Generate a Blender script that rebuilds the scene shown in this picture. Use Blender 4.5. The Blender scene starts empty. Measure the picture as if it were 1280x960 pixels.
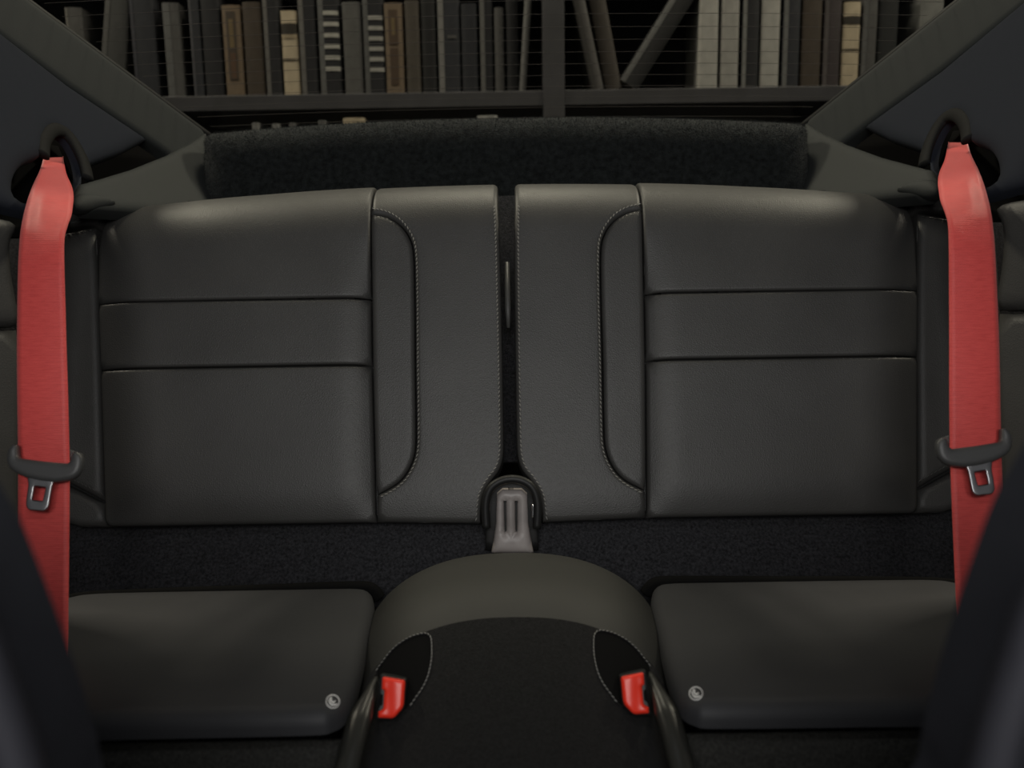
import bpy, bmesh, math, random
import numpy as np
from mathutils import Vector, Matrix
from mathutils.geometry import delaunay_2d_cdt
from mathutils.bvhtree import BVHTree

random.seed(7)
R = math.radians
scene = bpy.context.scene
C = scene.collection

# ------------------------------------------------------------------ camera
F = 1100.0
EYE = Vector((0.004, 0.0, 0.85))
PITCH, ROLL = R(10.0), R(0.95)
fwd = Vector((0, math.cos(PITCH), -math.sin(PITCH)))
r0 = Vector((1, 0, 0)); u0 = Vector((0, math.sin(PITCH), math.cos(PITCH)))
rgt = r0 * math.cos(ROLL) - u0 * math.sin(ROLL)
upv = r0 * math.sin(ROLL) + u0 * math.cos(ROLL)
cam = bpy.data.cameras.new('camera'); cam_o = bpy.data.objects.new('camera', cam); C.objects.link(cam_o)
cam.sensor_width = 36; cam.lens = F / 1280 * 36; cam.clip_start = 0.02
m = Matrix((rgt, upv, -fwd)).transposed().to_4x4(); m.translation = EYE
cam_o.matrix_world = m
cam.dof.use_dof = True; cam.dof.focus_distance = 1.27; cam.dof.aperture_fstop = 3.7
scene.camera = cam_o
ZE = EYE.z

# ------------------------------------------------------------------ world, lights, exposure
w = bpy.data.worlds.new('world'); scene.world = w; w.use_nodes = True
w.node_tree.nodes['Background'].inputs[0].default_value = (0.55, 0.6, 0.7, 1)
w.node_tree.nodes['Background'].inputs[1].default_value = 0.05
def area(name, loc, target, sx, sy, power, col):
    l = bpy.data.lights.new(name, 'AREA'); l.shape = 'RECTANGLE'; l.size = sx; l.size_y = sy
    l.energy = power; l.color = col
    o = bpy.data.objects.new(name, l); C.objects.link(o); o.location = loc
    o.rotation_euler = (Vector(target) - Vector(loc)).to_track_quat('-Z', 'Y').to_euler()
    return o
# a row of three warm ceiling lamps of the room, behind the car and above the bookcase front
for sx, pw in ((-1, 50), (0, 24), (1, 50)):
    area('room_ceiling_lamp', (1.9 * sx, 2.12, ZE + 2.02), (0.0, 1.4, ZE), 0.45, 0.3, pw, (1.0, 0.905, 0.72))
# soft fill light added on the windscreen side, ahead of the front seats
area('front_fill', (0.0, -0.75, ZE + 0.42), (0.0, 1.2, ZE - 0.25), 1.1, 0.5, 18.5, (1.0, 0.985, 0.955))
# fill light added for the cushions, in the roof lining between the front seats
area('cabin_fill', (0.0, 0.16, ZE + 0.585), (0.0, 0.75, ZE - 0.5), 0.16, 0.10, 1.5, (0.97, 0.985, 1.0))
scene.view_settings.view_transform = 'Standard'
scene.view_settings.look = 'None'
scene.view_settings.gamma = 1.0
scene.view_settings.use_curve_mapping = False
scene.view_settings.exposure = 0.0

# ------------------------------------------------------------------ materials
def mat(name, col, rough=0.5, metal=0.0, spec=0.5, noise=None, bump=None, sheen=0.0, coat=0.0):
    """noise=(scale, amount): colour mottling; bump=(kind, scale, strength, distance)"""
    mt = bpy.data.materials.new(name); mt.use_nodes = True
    nt = mt.node_tree; b = nt.nodes['Principled BSDF']
    b.inputs['Roughness'].default_value = rough; b.inputs['Metallic'].default_value = metal
    b.inputs['Specular IOR Level'].default_value = spec
    b.inputs['Sheen Weight'].default_value = sheen
    b.inputs['Coat Weight'].default_value = coat
    tc = nt.nodes.new('ShaderNodeTexCoord')
    if noise:
        n = nt.nodes.new('ShaderNodeTexNoise'); n.inputs['Scale'].default_value = noise[0]; n.inputs['Detail'].default_value = 4
        rp = nt.nodes.new('ShaderNodeValToRGB')
        a = noise[1]
        rp.color_ramp.elements[0].position = 0.3; rp.color_ramp.elements[1].position = 0.7
        rp.color_ramp.elements[0].color = (*[c * (1 - a) for c in col], 1)
        rp.color_ramp.elements[1].color = (*[min(1, c * (1 + a)) for c in col], 1)
        nt.links.new(tc.outputs['Object'], n.inputs['Vector']); nt.links.new(n.outputs['Fac'], rp.inputs['Fac'])
        nt.links.new(rp.outputs['Color'], b.inputs['Base Color'])
    else:
        b.inputs['Base Color'].default_value = (*col, 1)
    if bump:
        kind, sc, st, dist = bump
        bp = nt.nodes.new('ShaderNodeBump'); bp.inputs['Strength'].default_value = st; bp.inputs['Distance'].default_value = dist
        if kind == 'voronoi':
            t = nt.nodes.new('ShaderNodeTexVoronoi'); t.feature = 'DISTANCE_TO_EDGE'; out = t.outputs['Distance']
        else:
            t = nt.nodes.new('ShaderNodeTexNoise'); t.inputs['Detail'].default_value = 3; out = t.outputs['Fac']
        t.inputs['Scale'].default_value = sc
        nt.links.new(tc.outputs['Object'], t.inputs['Vector'])
        nt.links.new(out, bp.inputs['Height']); nt.links.new(bp.outputs['Normal'], b.inputs['Normal'])
    return mt

M = {}
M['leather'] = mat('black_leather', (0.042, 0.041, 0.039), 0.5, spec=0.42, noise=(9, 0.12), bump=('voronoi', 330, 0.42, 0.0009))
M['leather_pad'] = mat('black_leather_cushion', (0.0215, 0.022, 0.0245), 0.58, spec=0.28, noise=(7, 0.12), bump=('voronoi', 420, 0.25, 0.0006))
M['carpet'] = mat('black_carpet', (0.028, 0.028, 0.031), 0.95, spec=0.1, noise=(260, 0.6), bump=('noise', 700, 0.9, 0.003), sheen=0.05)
M['pile'] = mat('carpet_fibre', (0.034, 0.034, 0.038), 0.9, spec=0.1)
M['shelf_carpet'] = mat('parcel_carpet', (0.014, 0.016, 0.016), 0.95, spec=0.1, noise=(120, 0.5), bump=('noise', 400, 0.9, 0.004), sheen=0.05)
M['shelf_pile'] = mat('parcel_fibre', (0.024, 0.026, 0.026), 0.9, spec=0.1)
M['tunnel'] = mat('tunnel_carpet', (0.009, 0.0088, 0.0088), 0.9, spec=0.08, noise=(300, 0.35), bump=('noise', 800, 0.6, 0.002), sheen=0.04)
M['lit_band'] = mat('tunnel_lit_tone', (0.0195, 0.0195, 0.018), 0.62, spec=0.3, bump=('noise', 900, 0.3, 0.0008))  # paler than the carpet: the lamplit band is put into the colour
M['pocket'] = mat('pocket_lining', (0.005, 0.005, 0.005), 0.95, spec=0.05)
M['trim'] = mat('pillar_plastic', (0.028, 0.0305, 0.030), 0.7, spec=0.25, bump=('noise', 900, 0.35, 0.0006))
M['trim_shade'] = mat('pillar_plastic_shade', (0.0145, 0.0170, 0.0245), 0.9, spec=0.15, bump=('noise', 900, 0.4, 0.0008))  # darker, bluer copy of the pillar trim, with its shade put into the colour
M['black'] = mat('black_plastic', (0.010, 0.010, 0.010), 0.5, spec=0.3)
M['guide'] = mat('belt_guide_plastic', (0.010, 0.010, 0.010), 0.75, spec=0.12)
M['satin'] = mat('satin_black_plastic', (0.035, 0.035, 0.035), 0.38, spec=0.5, bump=('noise', 1200, 0.15, 0.0003))
M['gloss'] = mat('gloss_black_plastic', (0.016, 0.016, 0.014), 0.34, spec=0.45)
M['handle'] = mat('tongue_plastic', (0.055, 0.055, 0.055), 0.45, spec=0.5, bump=('noise', 1500, 0.2, 0.0003))
M['steel'] = mat('tongue_steel', (0.32, 0.32, 0.33), 0.33, metal=1.0)
M['hinge'] = mat('hinge_cover_plastic', (0.26, 0.235, 0.225), 0.42, spec=0.4, noise=(30, 0.2))
M['gap_strip'] = mat('gap_strip_plastic', (0.07, 0.07, 0.066), 0.5)
M['screw'] = mat('bright_steel', (0.75, 0.75, 0.75), 0.2, metal=1.0)
M['red'] = mat('red_button_plastic', (0.74, 0.034, 0.016), 0.35, spec=0.45)
M['thread'] = mat('grey_thread', (0.18, 0.175, 0.165), 0.7)
M['thread_dark'] = mat('dark_thread', (0.07, 0.07, 0.066), 0.7)
M['print'] = mat('white_print', (0.62, 0.62, 0.62), 0.6)
M['riser'] = mat('riser_carpet', (0.024, 0.024, 0.022), 0.9, spec=0.1, noise=(300, 0.35), bump=('noise', 800, 0.6, 0.002))
M['seat_fabric'] = mat('front_seat_leather', (0.022, 0.023, 0.028), 0.7, spec=0.25, noise=(12, 0.2))
M['seat_highlight'] = mat('front_seat_highlight', (0.030, 0.030, 0.037), 0.6, spec=0.3, noise=(12, 0.15))  # paler copy of the seat leather: the bolster highlight put into the colour
M['wood'] = mat('dark_shelf_wood', (0.024, 0.023, 0.027), 0.6, noise=(14, 0.25))
M['wood_back'] = mat('dark_shelf_back', (0.006, 0.006, 0.007), 0.8)
M['pages'] = mat('book_pages', (0.32, 0.29, 0.24), 0.9, noise=(60, 0.2))
M['room_floor'] = mat('room_floor_dark', (0.05, 0.048, 0.045), 0.6, noise=(3, 0.2))
M['headliner'] = mat('headliner_fabric', (0.03, 0.03, 0.033), 0.9)
M['wire'] = mat('heating_wire', (0.05, 0.045, 0.042), 0.9, spec=0.05)

def webbing_mat():
    mt = bpy.data.materials.new('red_webbing'); mt.use_nodes = True
    nt = mt.node_tree; b = nt.nodes['Principled BSDF']
    uv = nt.nodes.new('ShaderNodeUVMap'); uv.uv_map = 'weave'
    wv = nt.nodes.new('ShaderNodeTexWave'); wv.wave_type = 'BANDS'; wv.bands_direction = 'Y'
    wv.inputs['Scale'].default_value = 150; wv.inputs['Distortion'].default_value = 0.6; wv.inputs['Detail'].default_value = 1
    wv.inputs['Detail Scale'].default_value = 2
    ns = nt.nodes.new('ShaderNodeTexNoise'); ns.inputs['Scale'].default_value = 220; ns.inputs['Detail'].default_value = 2
    mp = nt.nodes.new('ShaderNodeMapping'); mp.inputs['Scale'].default_value = (0.35, 1.6, 1)
    nt.links.new(uv.outputs['UV'], wv.inputs['Vector']); nt.links.new(uv.outputs['UV'], mp.inputs['Vector'])
    nt.links.new(mp.outputs['Vector'], ns.inputs['Vector'])
    mx = nt.nodes.new('ShaderNodeMath'); mx.operation = 'MULTIPLY_ADD'; mx.inputs[1].default_value = 0.6
    nt.links.new(wv.outputs['Fac'], mx.inputs[0]); nt.links.new(ns.outputs['Fac'], mx.inputs[2])
    rp = nt.nodes.new('ShaderNodeValToRGB')
    rp.color_ramp.elements[0].position = 0.3; rp.color_ramp.elements[0].color = (0.46, 0.045, 0.043, 1)
    rp.color_ramp.elements[1].position = 1.15 if False else 1.0; rp.color_ramp.elements[1].color = (0.66, 0.080, 0.073, 1)
    nt.links.new(mx.outputs[0], rp.inputs['Fac']); nt.links.new(rp.outputs['Color'], b.inputs['Base Color'])
    b.inputs['Roughness'].default_value = 0.5; b.inputs['Specular IOR Level'].default_value = 0.35
    b.inputs['Sheen Weight'].default_value = 0.1
    bp = nt.nodes.new('ShaderNodeBump'); bp.inputs['Strength'].default_value = 0.5; bp.inputs['Distance'].default_value = 0.0006
    nt.links.new(mx.outputs[0], bp.inputs['Height']); nt.links.new(bp.outputs['Normal'], b.inputs['Normal'])
    return mt
M['webbing'] = webbing_mat()

def glass_mat():
    mt = bpy.data.materials.new('tinted_glass'); mt.use_nodes = True
    nt = mt.node_tree; nt.nodes.remove(nt.nodes['Principled BSDF'])
    out = nt.nodes['Material Output']
    tr = nt.nodes.new('ShaderNodeBsdfTransparent'); tr.inputs[0].default_value = (0.80, 0.82, 0.80, 1)
    gl = nt.nodes.new('ShaderNodeBsdfGlossy'); gl.inputs['Roughness'].default_value = 0.02
    fr = nt.nodes.new('ShaderNodeFresnel'); fr.inputs[0].default_value = 1.25
    mx = nt.nodes.new('ShaderNodeMixShader')
    nt.links.new(fr.outputs[0], mx.inputs[0]); nt.links.new(tr.outputs[0], mx.inputs[1]); nt.links.new(gl.outputs[0], mx.inputs[2])
    nt.links.new(mx.outputs[0], out.inputs['Surface'])
    return mt
M['glass'] = glass_mat()

# ------------------------------------------------------------------ object helpers
def tag(o, label, cat, group=None, kind=None):
    o['label'] = label; o['category'] = cat
    if group: o['group'] = group
    if kind: o['kind'] = kind
    return o
def thing(name, loc, label, cat, group=None):
    o = bpy.data.objects.new(name, None); C.objects.link(o); o.location = loc; o.empty_display_size = 0.05
    return tag(o, label, cat, group)
def origin_of(o):
    v = Vector((0, 0, 0))
    while o is not None:
        v = v + Vector(o.location); o = o.parent
    return v
def mesh_obj(name, verts, faces, material, parent=None, smooth=True, mirror=False, origin=None, label=None, kind=None, auto=None):
    """verts are world coordinates; mirror flips them to the other half of the cabin"""
    off = origin_of(parent) if parent is not None else Vector(origin or (0, 0, 0))
    if mirror:
        verts = [Vector((-v[0], v[1], v[2])) for v in verts]; faces = [tuple(reversed(f)) for f in faces]
    me = bpy.data.meshes.new(name)
    me.from_pydata([tuple(Vector(v) - off) for v in verts], [], [tuple(f) for f in faces]); me.update()
    if smooth: me.polygons.foreach_set('use_smooth', [True] * len(me.polygons))
    me.materials.append(material)
    o = bpy.data.objects.new(name, me); C.objects.link(o)
    if parent is not None: o.parent = parent
    else: o.location = off
    if auto: 
        try: me.set_sharp_from_angle(angle=R(auto))
        except Exception: pass
    if label: o['label'] = label
    if kind: o['kind'] = kind
    return o

def ray(px, py):
    return fwd + rgt * ((px - 640) / F) + upv * ((480 - py) / F)
def at(px, py, Y):
    d = ray(px, py); return EYE + d * ((Y - EYE.y) / d.y)

class Frame:
    """flat sheet in the car: origin, two in-plane axes, normal facing the cabin"""
    def __init__(s, o, U, V):
        s.o = Vector(o); s.U = Vector(U).normalized(); V = Vector(V); s.V = (V - s.U * V.dot(s.U)).normalized()
        s.N = s.U.cross(s.V).normalized()
        if s.N.dot(EYE - s.o) < 0: s.N = -s.N; s.flip = True
        else: s.flip = False
    @staticmethod
    def pts(a, b, c): return Frame(a, b - a, c - a)
    def map(s, u, v, h=0.0): return s.o + s.U * u + s.V * v + s.N * h
    def px(s, x, y):
        d = ray(x, y); t = (s.o - EYE).dot(s.N) / d.dot(s.N); p = EYE + d * t - s.o
        return (p.dot(s.U), p.dot(s.V))

def resample(pts, step, closed=True):
    out = []; n = len(pts)
    for i in range(n if closed else n - 1):
        a = np.array(pts[i], float); b = np.array(pts[(i + 1) % n], float)
        k = max(1, int(round(np.linalg.norm(b - a) / step)))
        for j in range(k): out.append(tuple(a + (b - a) * j / k))
    if not closed: out.append(tuple(pts[-1]))
    return out
def smooth_line(pts, n=8, closed=False):
    """Catmull-Rom through the points"""
    P = [np.array(p, float) for p in pts]; out = []; L = len(P)
    rng = range(L) if closed else range(L - 1)
    for i in rng:
        if closed: a, b, c, d = P[i - 1], P[i], P[(i + 1) % L], P[(i + 2) % L]
        else: a, b, c, d = P[max(0, i - 1)], P[i], P[i + 1], P[min(L - 1, i + 2)]
        for j in range(n):
            t = j / n
            out.append(tuple(0.5 * ((2 * b) + (-a + c) * t + (2 * a - 5 * b + 4 * c - d) * t * t + (-a + 3 * b - 3 * c + d) * t ** 3)))
    if not closed: out.append(tuple(P[-1]))
    return out
def rounded(pts, r, n=5):
    """round the corners of a polygon; r may be a list"""
    out = []; L = len(pts)
    for i in range(L):
        p = np.array(pts[i], float); a = np.array(pts[i - 1], float); b = np.array(pts[(i + 1) % L], float)
        rr = r[i] if isinstance(r, (list, tuple)) else r
        if rr <= 0: out.append(tuple(p)); continue
        da = (a - p); db = (b - p); la = np.linalg.norm(da); lb = np.linalg.norm(db)
        k = min(rr, la * 0.45, lb * 0.45); s = p + da / la * k; e = p + db / lb * k
        for j in range(n + 1):
            t = j / n; out.append(tuple((1 - t) ** 2 * s + 2 * t * (1 - t) * p + t * t * e))
    return out

def seg_dist(Q, poly):
    A = np.array(poly, float); B = np.roll(A, -1, axis=0); D = B - A; L2 = (D ** 2).sum(1) + 1e-18
    best = np.full(len(Q), 1e9)
    for a, d, l in zip(A, D, L2):
        t = np.clip(((Q - a) @ d) / l, 0, 1)
        best = np.minimum(best, np.linalg.norm(Q - (a + t[:, None] * d), axis=1))
    return best
def inside(Q, poly):
    A = np.array(poly, float); B = np.roll(A, -1, axis=0); r = np.zeros(len(Q), bool)
    for a, b in zip(A, B):
        if a[1] == b[1]: continue
        c = (a[1] > Q[:, 1]) != (b[1] > Q[:, 1])
        x = (b[0] - a[0]) * (Q[:, 1] - a[1]) / (b[1] - a[1]) + a[0]
        r ^= c & (Q[:, 0] < x)
    return r

def pillow_geo(outline, fmap, h, r, back, res, holes=(), hfn=None, flat_bottom=False):
    """padded panel: the outline in sheet coordinates, rounded rim of radius r rising to h, a skirt going 'back' behind"""
    loops = [resample(outline, res)] + [resample(q, res) for q in holes]
    allpts = [p for l in loops for p in l]
    def dist(Q):
        d = seg_dist(Q, loops[0])
        for l in loops[1:]: d = np.minimum(d, seg_dist(Q, l))
        return d
    def ins(Q):
        k = inside(Q, loops[0])
        for l in loops[1:]: k &= ~inside(Q, l)
        return k
    extra = []
    for l in loops:
        A = np.array(l); T = np.roll(A, -1, axis=0) - np.roll(A, 1, axis=0); T /= (np.linalg.norm(T, axis=1)[:, None] + 1e-12)
        Nn = np.stack([-T[:, 1], T[:, 0]], 1)
        for f in (0.06, 0.2, 0.45, 0.75, 1.05):
            for sgn in (1, -1):
                Q = A + Nn * sgn * r * f
                k = ins(Q) & (dist(Q) > r * f * 0.93)
                extra += [tuple(q) for q in Q[k]]
    A = np.array(loops[0]); lo = A.min(0); hi = A.max(0)
    gx = np.arange(lo[0], hi[0], res); gy = np.arange(lo[1], hi[1], res)
    if len(gx) and len(gy):
        G = np.stack(np.meshgrid(gx, gy), -1).reshape(-1, 2)
        G = G[ins(G)]
        if len(G): G = G[dist(G) > r * 1.05 + res * 0.5]; extra += [tuple(q) for q in G]
    vin = [Vector(p) for p in allpts + extra]
    edges = []; k = 0
    for l in loops:
        n = len(l); edges += [(k + i, k + (i + 1) % n) for i in range(n)]; k += n
    vo, eo, fo, ov, oe, of = delaunay_2d_cdt(vin, edges, [], 0, 1e-7)
    V2 = np.array([tuple(v) for v in vo])
    cen = np.array([np.mean([V2[i] for i in f], axis=0) for f in fo])
    keep = ins(cen)
    D = dist(V2); t = np.clip(D / max(r, 1e-6), 0, 1)
    H = h * np.sqrt(np.clip(1 - (1 - t) ** 2, 0, 1))
    if hfn is not None: H = H + np.array([hfn(p[0], p[1], d) for p, d in zip(V2, D)])
    verts = [fmap(p[0], p[1], hh) for p, hh in zip(V2, H)]
    faces = []
    n0 = (fmap(V2[0][0], V2[0][1], 1e-3) - fmap(V2[0][0], V2[0][1], 0)).normalized()
    for f, kk in zip(fo, keep):
        if not kk: continue
        faces.append(tuple(f))
    # orient by outward direction
    for i, f in enumerate(faces):
        c2 = V2[list(f)].mean(0)
        nn = fmap(c2[0], c2[1], 1e-3) - fmap(c2[0], c2[1], 0)
        a, b, c = (verts[j] for j in f[:3])
        if (b - a).cross(c - a).dot(nn) < 0: faces[i] = tuple(reversed(f))
    # skirt on directed boundary edges
    cnt = {}
    for f in faces:
        for a, b in zip(f, f[1:] + f[:1]): cnt[(a, b)] = 1
    bd = [(a, b) for (a, b) in cnt if (b, a) not in cnt]
    low = {}
    def lowv(i):
        if i not in low:
            verts.append(fmap(V2[i][0], V2[i][1], -back)); low[i] = len(verts) - 1
        return low[i]
    for a, b in bd: faces.append((b, a, lowv(a), lowv(b)))
    if flat_bottom:   # close the back of the panel
        for f, kk in zip(fo, keep):
            if kk:
                pass
    return verts, faces
def pillow(name, outline, fmap, h, r, back, res, material, parent=None, mirror=False, holes=(), hfn=None, label=None, kind=None, origin=None):
    v, f = pillow_geo(outline, fmap, h, r, back, res, holes, hfn)
    return mesh_obj(name, v, f, material, parent, True, mirror, origin, label, kind)

def tube_geo(pts, rad, seg=8, flat=1.0, up=None):
    pts = [Vector(p) for p in pts]; V = []; Fc = []; n = len(pts)
    prev = None
    for i, p in enumerate(pts):
        t = (pts[min(n - 1, i + 1)] - pts[max(0, i - 1)]).normalized()
        a = up if up is not None else Vector((0, 0, 1))
        if abs(t.dot(a)) > 0.95: a = Vector((0, 1, 0))
        if prev is not None and up is None: a = prev
        s = t.cross(a).normalized(); b = s.cross(t).normalized(); prev = b
        rr = rad[i] if isinstance(rad, (list, tuple)) else rad
        for k in range(seg):
            ang = 2 * math.pi * k / seg
            V.append(p + s * (math.cos(ang) * rr) + b * (math.sin(ang) * rr * flat))
    for i in range(n - 1):
        for k in range(seg):
            k2 = (k + 1) % seg
            Fc.append((i * seg + k, i * seg + k2, (i + 1) * seg + k2, (i + 1) * seg + k))
    Fc.append(tuple(range(seg - 1, -1, -1))); Fc.append(tuple((n - 1) * seg + k for k in range(seg)))
    Fc = [tuple(reversed(f)) for f in Fc]
    return V, Fc
def tube(name, pts, rad, material, parent=None, mirror=False, seg=8, flat=1.0, up=None, **kw):
    v, f = tube_geo(pts, rad, seg, flat, up); return mesh_obj(name, v, f, material, parent, True, mirror, **kw)
def box_geo(lo, hi):
    (x0, y0, z0), (x1, y1, z1) = lo, hi
    v = [Vector(p) for p in ((x0, y0, z0), (x1, y0, z0), (x1, y1, z0), (x0, y1, z0), (x0, y0, z1), (x1, y0, z1), (x1, y1, z1), (x0, y1, z1))]
    f = [(0, 3, 2, 1), (4, 5, 6, 7), (0, 1, 5, 4), (1, 2, 6, 5), (2, 3, 7, 6), (3, 0, 4, 7)]
    return v, f
def box(name, lo, hi, material, parent=None, bevel=0.0, **kw):
    v, f = box_geo(lo, hi); o = mesh_obj(name, v, f, material, parent, False, **kw)
    if bevel:
        b = o.modifiers.new('bevel', 'BEVEL'); b.width = bevel; b.segments = 2
    return o
def join_geo(list_):
    V = []; Fc = []
    for v, f in list_:
        k = len(V); V += v; Fc += [tuple(i + k for i in q) for q in f]
    return V, Fc
def stitches(name, pts3, nrm, pitch, length, rad, material, parent, mirror=False):
    """row of thread stitches along a 3D line; nrm lifts them off the leather"""
    P = [Vector(p) for p in pts3]; geo = []; acc = 0.0; nxt = pitch * 0.5
    for a, b in zip(P, P[1:]):
        L = (b - a).length
        if L < 1e-9: continue
        t = (b - a) / L
        while nxt <= acc + L:
            p = a + t * (nxt - acc)
            n = nrm(p) if callable(nrm) else nrm
            s = t.cross(n).normalized()
            q = (t * 0.94 + s * 0.3).normalized() * (length / 2)
            ring = []
            for e, k in ((-1, 0.55), (-0.35, 1.0), (0.35, 1.0), (1, 0.55)):
                c = p + q * e
                ring.append([c + (s * math.cos(w_) + n * math.sin(w_)) * rad * k for w_ in (0, math.pi / 2, math.pi, 1.5 * math.pi)])
            v = [x for r_ in ring for x in r_]; f = []
            for i in range(3):
                for k in range(4):
                    k2 = (k + 1) % 4; f.append((i * 4 + k, i * 4 + k2, i * 4 + 4 + k2, i * 4 + 4 + k))
            geo.append((v, f)); nxt += pitch
        acc += L
    v, f = join_geo(geo)
    return mesh_obj(name, v, f, material, parent, True, mirror, kind='stuff')
def pile(name, src, count, length, width, material, parent, region=None, lean=0.7):
    """short carpet fibres standing on the faces of src (src is in world coordinates apart from its origin)"""
    me = src.data; off = origin_of(src); rnd = random.Random(len(name) + count)
    tris = []; wts = []
    me.calc_loop_triangles()
    for t in me.loop_triangles:
        a, b, c = (me.vertices[i].co + off for i in t.vertices)
        if region and not region((a + b + c) / 3, t.normal): continue
        tris.append((a, b, c, Vector(t.normal))); wts.append(t.area)
    if not tris: return None
    V = []; Fc = []
    for a, b, c, n in rnd.choices(tris, wts, k=count):
        r1, r2 = rnd.random() ** 0.5, rnd.random()
        p = a * (1 - r1) + b * (r1 * (1 - r2)) + c * (r1 * r2)
        d = (n + Vector((rnd.uniform(-1, 1), rnd.uniform(-1, 1), rnd.uniform(-1, 1))) * lean).normalized()
        s = d.orthogonal().normalized(); s.rotate(Matrix.Rotation(rnd.uniform(0, 6.28), 3, d))
        k = len(V); l = length * rnd.uniform(0.5, 1.2)
        V += [p - s * width / 2 - n * 0.001, p + s * width / 2 - n * 0.001, p + d * l]; Fc.append((k, k + 1, k + 2))
    return mesh_obj(name, V, Fc, material, parent, False, kind='stuff')

SIDES = ((False, 'left'), (True, 'right'))

# ================================================================== THE SETTING
# car cabin shell
SH = M['headliner']
o = box('floor', (-1.0, -0.9, ZE - 0.80), (1.0, 1.45, ZE - 0.76), M['carpet']); tag(o, 'dark cabin floor under the seats', 'floor', kind='structure')
for mir, nm in SIDES:
    v, f = box_geo((-1.16, -0.9, ZE - 0.80), (-1.12, 1.95, ZE + 0.10))
    o = mesh_obj('wall_' + nm, v, f, SH, mirror=mir, smooth=False); tag(o, 'dark cabin side on the photo\'s %s' % nm, 'wall', kind='structure')
# roof lining, ahead of the rear window
prof = [(-0.55, 0.58), (0.2, 0.63), (0.9, 0.61), (1.2, 0.535), (1.325, 0.47)]
V = []; Fc = []
for y, z in prof + [(y, z + 0.03) for y, z in reversed(prof)]: V += [Vector((-1.0, y, ZE + z)), Vector((1.0, y, ZE + z))]
n_ = len(V) // 2
for i in range(n_): j = (i + 1) % n_; Fc.append((2 * i, 2 * i + 1, 2 * j + 1, 2 * j))
Fc += [tuple(range(0, 2 * n_, 2))[::-1], tuple(range(1, 2 * n_, 2))]
o = mesh_obj('ceiling', V, Fc, SH, smooth=False); tag(o, 'dark roof lining ahead of the rear window', 'ceiling', kind='structure')
lr = thing('fill_lamp', (0, 0.16, ZE + 0.62), 'small white lamp added in the roof lining for the cabin fill', 'lamp')  # unseen lamp body added to go with the cushion fill
for a, b, nm_ in (((-0.10, 0.10), (-0.085, 0.22), 'bezel'), ((0.085, 0.10), (0.10, 0.22), 'bezel'), ((-0.085, 0.10), (0.085, 0.108), 'bezel'), ((-0.085, 0.212), (0.085, 0.22), 'bezel')):
    v, f = box_geo((a[0], a[1], ZE + 0.60), (b[0], b[1], ZE + 0.628)); mesh_obj(nm_, v, f, M['satin'], lr, False)
v, f = box_geo((-0.085, 0.108, ZE + 0.60), (0.085, 0.212, ZE + 0.612)); mesh_obj('lens', v, f, M['print'], lr, False)
# floor of the room the car stands in
o = box('room_floor', (-4, -3, -0.42), (4, 4, -0.40), M['room_floor']); tag(o, 'dark floor of the room behind the car', 'floor', kind='structure')

# rear window: sloping pane with heating wires
WB = Vector((0, 1.80, ZE + 0.19)); WV = Vector((0, -math.cos(R(30)), math.sin(R(30))))
win = Frame(WB, Vector((1, 0, 0)), WV)
def wmap(u, v, h=0.0): return win.map(u, v - 0.10 * u * u, h)
e0 = win.px(35, 0); e1 = win.px(255, 163)
slope = (e0[0] - e1[0]) / (e0[1] - e1[1])
def half_w(v): return abs(e1[0] + (v - e1[1]) * slope)
VT = 0.546
ol = [(-half_w(-0.03), -0.03), (half_w(-0.03), -0.03), (half_w(0.3), 0.3), (half_w(VT), VT), (-half_w(VT), VT), (-half_w(0.3), 0.3)]
wroot = bpy.data.objects.new('window_1', None); C.objects.link(wroot); wroot.location = WB
tag(wroot, 'sloping rear window with fine heating wires in front of the books', 'window', kind='structure')
pane_ol = resample(ol, 0.04)
pillow('pane', ol, win.map, 0.0, 0.004, 0.004, 0.06, M['glass'], wroot)
for i in range(17):
    vv = 0.015 + i * 0.0300
    hw = half_w(vv) - 0.03
    pts = [win.map(hw * t, vv - 0.035 * (hw * t) ** 2, 0.002) for t in np.linspace(-1, 1, 25)]
    tube('heating_wire', pts, 0.00034, M['wire'], wroot, seg=4)
for s in (-1, 1):
    tube('seal', [win.map(s * half_w(t), t, 0.004) for t in np.linspace(-0.03, VT, 12)], 0.007, M['black'], wroot, seg=8)

# ================================================================== BOOKCASE AND BOOKS
BY = 2.62                                 # spine plane
shelf_z = at(640, 113.5, BY - 0.03).z
bc = thing('bookcase', (0, BY + 0.15, -0.40), 'dark wooden bookcase seen through the rear window', 'bookcase')
th = 0.042
up_x = at(692, 60, BY - 0.03).x
for zz in (shelf_z, shelf_z - 0.46, shelf_z + 0.48, shelf_z - 0.92):
    for a, b in ((-1.72, up_x - 0.03), (up_x + 0.03, 1.72)):
        box('shelf_board', (a, BY - 0.03, zz - th), (b, BY + 0.30, zz), M['wood'], bc, bevel=0.002)
for x in (-1.75, up_x, 1.75):
    box('upright', (x - 0.03, BY - 0.035, -0.40), (x + 0.03, BY + 0.30, shelf_z + 0.5), M['wood'], bc, bevel=0.002)
box('back_panel', (-1.78, BY + 0.30, -0.40), (1.78, BY + 0.32, shelf_z + 0.5), M['wood_back'], bc)

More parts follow.
